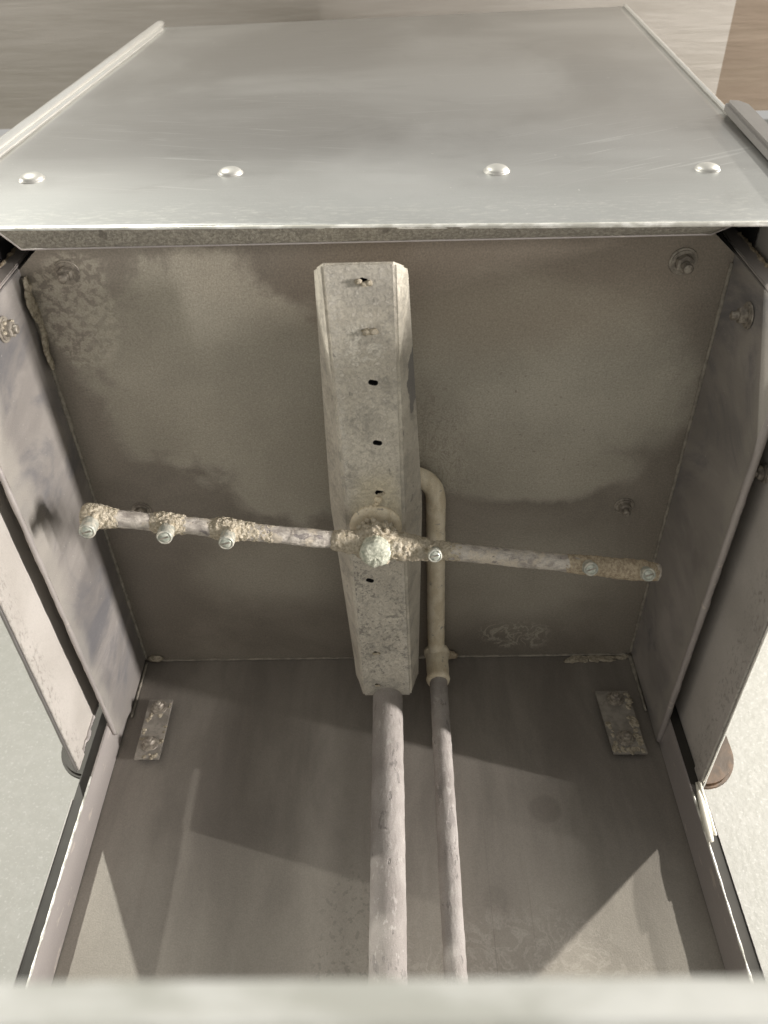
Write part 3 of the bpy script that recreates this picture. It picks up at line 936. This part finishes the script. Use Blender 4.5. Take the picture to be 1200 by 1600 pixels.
# side skins
for s in (-1, 1):
    x = 0.318*s
    zb = -0.1890 if s < 0 else -0.2065
    yr = -0.056 if s < 0 else -0.034
    bm = bmesh.new()
    if s < 0:
        pr = [(x, yr, zb), (x, yr, 0.76), (x, -0.549, 0.76), (x, -0.549, zb)]
    else:
        pr = [(x, yr, zb), (x, yr, 0.80), (x, -0.549, 0.80), (x, -0.549, zb)]
    prism(bm, pr, (s*0.002, 0, 0))
    sk = finish('side_skin', bm, 'hood_side', hood)
    sk['label'] = 'left hood skin' if s < 0 else 'right hood skin'
    # crusted rear edge
    bm = bmesh.new()
    pts = resample([(x-s*0.0006, yr-0.003, zb+0.002), (x-s*0.0006, yr-0.003, zb+0.10)], 0.002)
    tube(bm, pts, 0.0016, 10, lambda q, d: 0.0022*max(-0.3, turb(q, 110, 4)))
    finish('lime_crust', bm, 'post' if s < 0 else 'deposit', sk, True)
    # bottom bright hem
    bm = bmesh.new()
    tube(bm, resample([(x+s*0.001, yr, zb), (x+s*0.001, -0.548, zb)], 0.004), 0.0016, 8, lambda q, d: 0.0003*turb(q, 60, 3))
    finish('hem', bm, 'bar' if s < 0 else 'trim', sk, True)
    bm = bmesh.new()
    w0, w1 = sorted((x-s*0.0022, x-s*0.0004))
    box(bm, w0, w1, -0.545, yr+0.001, zb+0.0005, zb+0.020)
    finish('hem_fold', bm, 'hood_side', sk, bevel=0.0005)
    # rounded lift lever end
    bm = bmesh.new()
    if s < 0:
        cx, cz, r = -0.352, -0.086, 0.0405
        dn = -0.018
    else:
        cx, cz, r = 0.360, -0.104, 0.043
        dn = -0.020
    out = []
    for k in range(25):
        a = math.pi + math.pi*k/24
        out.append((cx+r*math.cos(a), 0.046, cz+dn*0+1.15*r*math.sin(a)))
    out += [(cx+r*0.92, 0.046, 0.4), (cx-r*0.92, 0.046, 0.4)]
    prism(bm, out, (0, 0.010, 0))
    finish('lift_lever', bm, 'olive' if s < 0 else 'rust', hood, bevel=0.003)
nut((0.3172, -0.3790, -0.1262), (-1, 0, 0), 0.0055, 0.004, True, 1, hood)
# black plates added so the gap inside the hood reads unlit
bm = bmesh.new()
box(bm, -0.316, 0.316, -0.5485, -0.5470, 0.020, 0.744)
finish('shade_plate', bm, 'black', hood)
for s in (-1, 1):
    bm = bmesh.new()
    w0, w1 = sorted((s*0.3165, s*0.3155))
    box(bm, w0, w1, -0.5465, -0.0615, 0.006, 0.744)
    finish('shade_plate', bm, 'black', hood)
# unseen plates added to close the hood so its inside stays dark
bm = bmesh.new()
box(bm, -0.317, 0.317, -0.549, -0.060, 0.745, 0.748)
finish('top_light_stop', bm, 'hood_side', hood)
bm = bmesh.new()
box(bm, -0.317, 0.317, -0.060, -0.057, 0.030, 0.744)
finish('rear_light_stop', bm, 'hood_side', hood)

# ------------------------------------------------------------------ wash arm
arm = empty('wash_arm', 'scale-encrusted rectangular wash arm with slotted spray holes under the chamber ceiling', 'wash arm')
ZB, ZT = -0.095, -0.060
def half(y, top):
    # half widths along the arm
    t = min(1, abs(y+0.30)/0.25)
    return (0.0445-0.0085*t) if top else (0.0262+0.0008*t)
def cx(y):
    return -0.0095+0.0105*(y+0.555)/0.507 if True else 0
ys = [-0.5535]+[-0.529+0.4705*i/28 for i in range(29)]+[-0.0490]
def outline(y, end):
    ht, hb = half(y, True), half(y, False)
    k = 1.0
    if end:
        ht -= 0.010
    c = cx(y)
    return [(c-hb, ZB), (c+hb, ZB), (c+ht, ZT), (c-ht, ZT)]
bm = bmesh.new()
rings = []
for i, y in enumerate(ys):
    end = i == len(ys)-1
    o4 = outline(y, end)
    yy = [y, y, y, y]
    if i == 0:
        yy = [y, y, y+0.0190, y+0.0190]
    if end:
        yy = [y, y, y+0.019, y+0.019]
    if i == len(ys)-2:
        yy = [y, y, y+0.016, y+0.016]
    rings.append([bm.verts.new((p[0], q, p[1])) for p, q in zip(o4, yy)])
for r0, r1 in zip(rings[:-1], rings[1:]):
    for j in range(4):
        bm.faces.new((r0[j], r0[(j+1) % 4], r1[(j+1) % 4], r1[j]))
bm.faces.new(rings[0][::-1])
bm.faces.new(rings[-1])
bmesh.ops.recalc_face_normals(bm, faces=bm.faces)
sharp = [e for e in bm.edges if e.calc_face_angle(0) > 0.4]
bmesh.ops.bevel(bm, geom=sharp, offset=0.0022, segments=3, affect='EDGES', clamp_overlap=True)
shell = finish('arm_body', bm, ['wash_arm', 'black'], arm, True)
# spray slots cut through the lower face
slots = [(-0.006, -0.5396, 0), (-0.0038, -0.4988, 0), (-0.0018, -0.4531, 1), (0.0, -0.3943, 1), (0.0002, -0.3402, 1),
         (-0.0121, -0.2308, 1), (-0.0091, -0.1228, 0), (-0.0093, -0.0688, 0)]
bm = bmesh.new()
for (x, y, op) in slots:
    L, wd, an = (0.0040, 0.0022, math.radians(12)) if op else (0.0030, 0.0016, math.radians(15))
    if y > -0.25:
        an = math.radians(22)
    pts = []
    for k in range(16):
        a = 2*math.pi*k/16
        px = wd*math.cos(a)+(L-wd)*(1 if math.cos(a) > 0 else -1)
        py = wd*1.15*math.sin(a)
        pts.append((x+px*math.cos(an)-py*math.sin(an), y+px*math.sin(an)+py*math.cos(an), ZB-0.004))
    prism(bm, pts, (0, 0, 0.016))
bmesh.ops.recalc_face_normals(bm, faces=bm.faces)
cm = bpy.data.meshes.new('cut')
bm.to_mesh(cm)
bm.free()
cm.materials.append(MAT['wash_arm'])
cm.materials.append(MAT['black'])
for p in cm.polygons:
    p.material_index = 1
cut = bpy.data.objects.new('cut', cm)
col.objects.link(cut)
md = shell.modifiers.new('b', 'BOOLEAN')
md.operation = 'DIFFERENCE'
md.object = cut
md.solver = 'EXACT'
dg = bpy.context.evaluated_depsgraph_get()
nm_ = bpy.data.meshes.new_from_object(shell.evaluated_get(dg))
shell.modifiers.clear()
shell.data = nm_
bpy.data.objects.remove(cut)
# split smoothing by angle
for p in nm_.polygons:
    p.use_smooth = False
# clogging crumbs in some slots
for (x, y, r, k) in ((-0.006, -0.5380, 0.0030, 3), (-0.0030, -0.4990, 0.0040, 2), (0.0015, -0.3392, 0.0016, 3), (-0.0091, -0.1228, 0.0018, 3), (-0.0093, -0.0688, 0.0016, 2)):
    bm = bmesh.new()
    for i in range(k):
        lump(bm, (x+(i-(k-1)/2)*r*1.3, y+random.uniform(-1, 1)*r*0.5, ZB-0.0008), (r, r*0.7, r*0.8), 0.4, 400, 2)
    finish('lime_plug', bm, 'crust', arm, True)
# riser to the ceiling
bm = bmesh.new()
lathe(bm, [(0.020, 0.0), (0.020, 0.055), (0.024, 0.056), (0.024, 0.0585)], (-0.004, -0.302, -0.0605), (0, 0, 1), 28)
finish('riser', bm, 'ochre', arm, True)

# ------------------------------------------------------------------ rinse arm
ra = empty('rinse_arm', 'thin tubular rinse arm with six nozzles, caked in cream limescale, crossing below the wash arm', 'rinse arm')
A = Vector((-0.2560, -0.3410, -0.120))
B = Vector((0.2545, -0.2610, -0.120))
H = Vector((-0.0045, -0.3015, -0.120))
def at(x):
    t = (x-A.x)/(B.x-A.x)
    return A.lerp(B, t)
for seg_ in ((at(-0.256), at(-0.004), 0.0077), (at(-0.0045), at(0.2545), 0.0080)):
    bm = bmesh.new()
    tube(bm, resample(seg_[:2], 0.0025), seg_[2], 26, lambda q, d: 0.0006*turb(q, 150, 4))
    finish('tube', bm, 'tube', ra, True)
def crust(x0, x1, prof, amp, mat, s=300):
    amp *= 0.62
    pts = resample([at(x0), at(x1)], 0.0012)
    bm = bmesh.new()
    def nz(q, d):
        c = max(0, 1.0-abs(noise.noise(q*s*1.2))*2.2)
        return amp*(turb(q, s, 3)*0.7+0.55*c-0.2)
    tube(bm, pts, prof, 40, nz)
    return finish('lime_crust', bm, mat, ra, True)
def hump(base, top, c=0.5, wdt=0.3):
    return lambda t: base+0.8*(top-base)*math.exp(-((t-c)/wdt)**2) - 0.0022*max(0, 1-t/0.16)**1.5 - 0.0022*max(0, 1-(1-t)/0.16)**1.5 - (0.003 if t in (0, 1) else 0)
crust(-0.2585, -0.2235, hump(0.0078, 0.0122, 0.30, 0.40), 0.0026, 'crust')
crust(-0.2020, -0.1660, hump(0.0074, 0.0108, 0.45, 0.33), 0.0026, 'crust')
crust(-0.1520, -0.0850, hump(0.0075, 0.0110, 0.25, 0.22), 0.0024, 'crust')
crust(-0.0850, -0.0420, hump(0.0076, 0.0083, 0.5, 0.4), 0.0009, 'tube')
crust(-0.0450, 0.0020, hump(0.0088, 0.0118, 0.75, 0.5), 0.0024, 'crust')
crust(0.0020, 0.0480, hump(0.0090, 0.0132, 0.35, 0.45), 0.0030, 'crust')
crust(0.0460, 0.0760, hump(0.0078, 0.0090, 0.15, 0.4), 0.0016, 'crust')
crust(0.1600, 0.2560, hump(0.0082, 0.0098, 0.75, 0.45), 0.0022, 'tan', 150)
# nozzles
def nozzle(x, d, L, r, drop):
    c = at(x)
    d = Vector(d).normalized()
    bm = bmesh.new()
    prof = [(r*0.95, 0.002), (r, 0.006), (r*1.02, L-0.0016), (r*0.97, L-0.0003), (r*0.80, L), (r*0.72, L-0.0007)]
    lathe(bm, prof, c, d, 26, lambda p: Vector((turb(p, 190, 3), turb(p+Vector((2, 0, 0)), 190, 3), turb(p+Vector((0, 2, 0)), 190, 3)))*0.0005)
    nb = finish('nozzle', bm, 'nozzle', ra, True)
    bm = bmesh.new()
    lathe(bm, [(r*0.74, L-0.0012), (r*0.70, L-0.0002), (r*0.3, L+0.0001)], c, d, 22, lambda p: Vector((0, 0, 1))*0.0004*turb(p, 260, 3))
    f = finish('nozzle_face', bm, 'nozzle_face', nb, True)
    t = d.cross(Vector((0, 1, 0))).normalized()
    q = d.cross(t)
    bm = bmesh.new()
    cc = c+d*(L+0.0002)
    ln = (t*0.9+q*0.25).normalized()
    wv = d.cross(ln)
    pp = [cc+ln*r*0.62+wv*r*0.10, cc+ln*r*0.62-wv*r*0.10, cc-ln*r*0.62-wv*r*0.10, cc-ln*r*0.62+wv*r*0.10]
    prism(bm, pp, d*0.0002)
    finish('spray_slit', bm, 'nut', nb)
    if drop:
        bm = bmesh.new()
        for k in range(9):
            a = 6.28*k/9+random.random()
            rr = r*(0.95+0.1*random.random())
            p = c+d*(0.006+0.005*random.random())+(t*math.cos(a)+q*math.sin(a))*rr
            lump(bm, p, 0.0022+0.0012*random.random(), 0.45, 330, 2)
        finish('lime_crust', bm, 'crust', nb, True)
nozzle(-0.2475, (0.03, -0.10, -1), 0.0235, 0.0070, True)
nozzle(-0.1840, (0.05, -0.16, -1), 0.0230, 0.0067, True)
nozzle(-0.1320, (0.02, -0.16, -1), 0.0220, 0.0066, True)
nozzle(0.0480, (0.0, -0.50, -1), 0.0190, 0.0062, True)
nozzle(0.1870, (0.05, -0.60, -1), 0.0175, 0.0064, False)
nozzle(0.2400, (0.05, -0.60, -1), 0.0170, 0.0062, False)
# hub
bm = bmesh.new()
lump(bm, H+Vector((0.001, 0.002, 0.004)), (0.0215, 0.0200, 0.0170), 0.16, 190, 5)
hb = finish('hub', bm, 'crust', ra, True)
bm = bmesh.new()
for k in range(70):
    a = random.random()*6.28
    zz = random.uniform(-0.006, 0.016)
    rr = 0.0195*math.sqrt(max(0.1, 1-((zz-0.004)/0.019)**2))
    lump(bm, H+Vector((rr*math.cos(a), rr*math.sin(a), zz)), random.uniform(0.0016, 0.0034), 0.45, 330, 2)
finish('lime_crust', bm, 'crust', hb, True)
bm = bmesh.new()
lathe(bm, [(0.0115, 0.0), (0.0135, 0.002), (0.0138, 0.012), (0.0136, 0.0175), (0.0122, 0.0195), (0.006, 0.0200), (0.0005, 0.0201)], H+Vector((0, -0.0005, 0.002)), (0.0, -0.10, -1), 36,
      lambda p: Vector((turb(p, 200, 3), turb(p+Vector((2, 0, 0)), 200, 3), turb(p+Vector((0, 2, 0)), 260, 4)))*0.0013)
finish('hub_cap', bm, 'green_scale', hb, True)
bm = bmesh.new()
lathe(bm, [(0.019, 0.0), (0.0232, 0.0012), (0.0240, 0.0030), (0.0228, 0.0050), (0.0190, 0.0060)], (H.x, H.y, -0.0985), (0, 0, 1), 40,
      lambda p: Vector((turb(p, 90, 3), turb(p+Vector((2, 0, 0)), 90, 3), turb(p, 140, 3)))*0.0007)
finish('hub_collar', bm, 'ochre', hb, True)
bm = bmesh.new()
for k in range(9):
    lump(bm, (-0.004+random.gauss(0, 0.003), -0.3285+random.gauss(0, 0.003), ZB-0.0008), random.uniform(0.0012, 0.0032), 0.4, 250, 3)
finish('lime_crust', bm, 'ochre', hb, True)
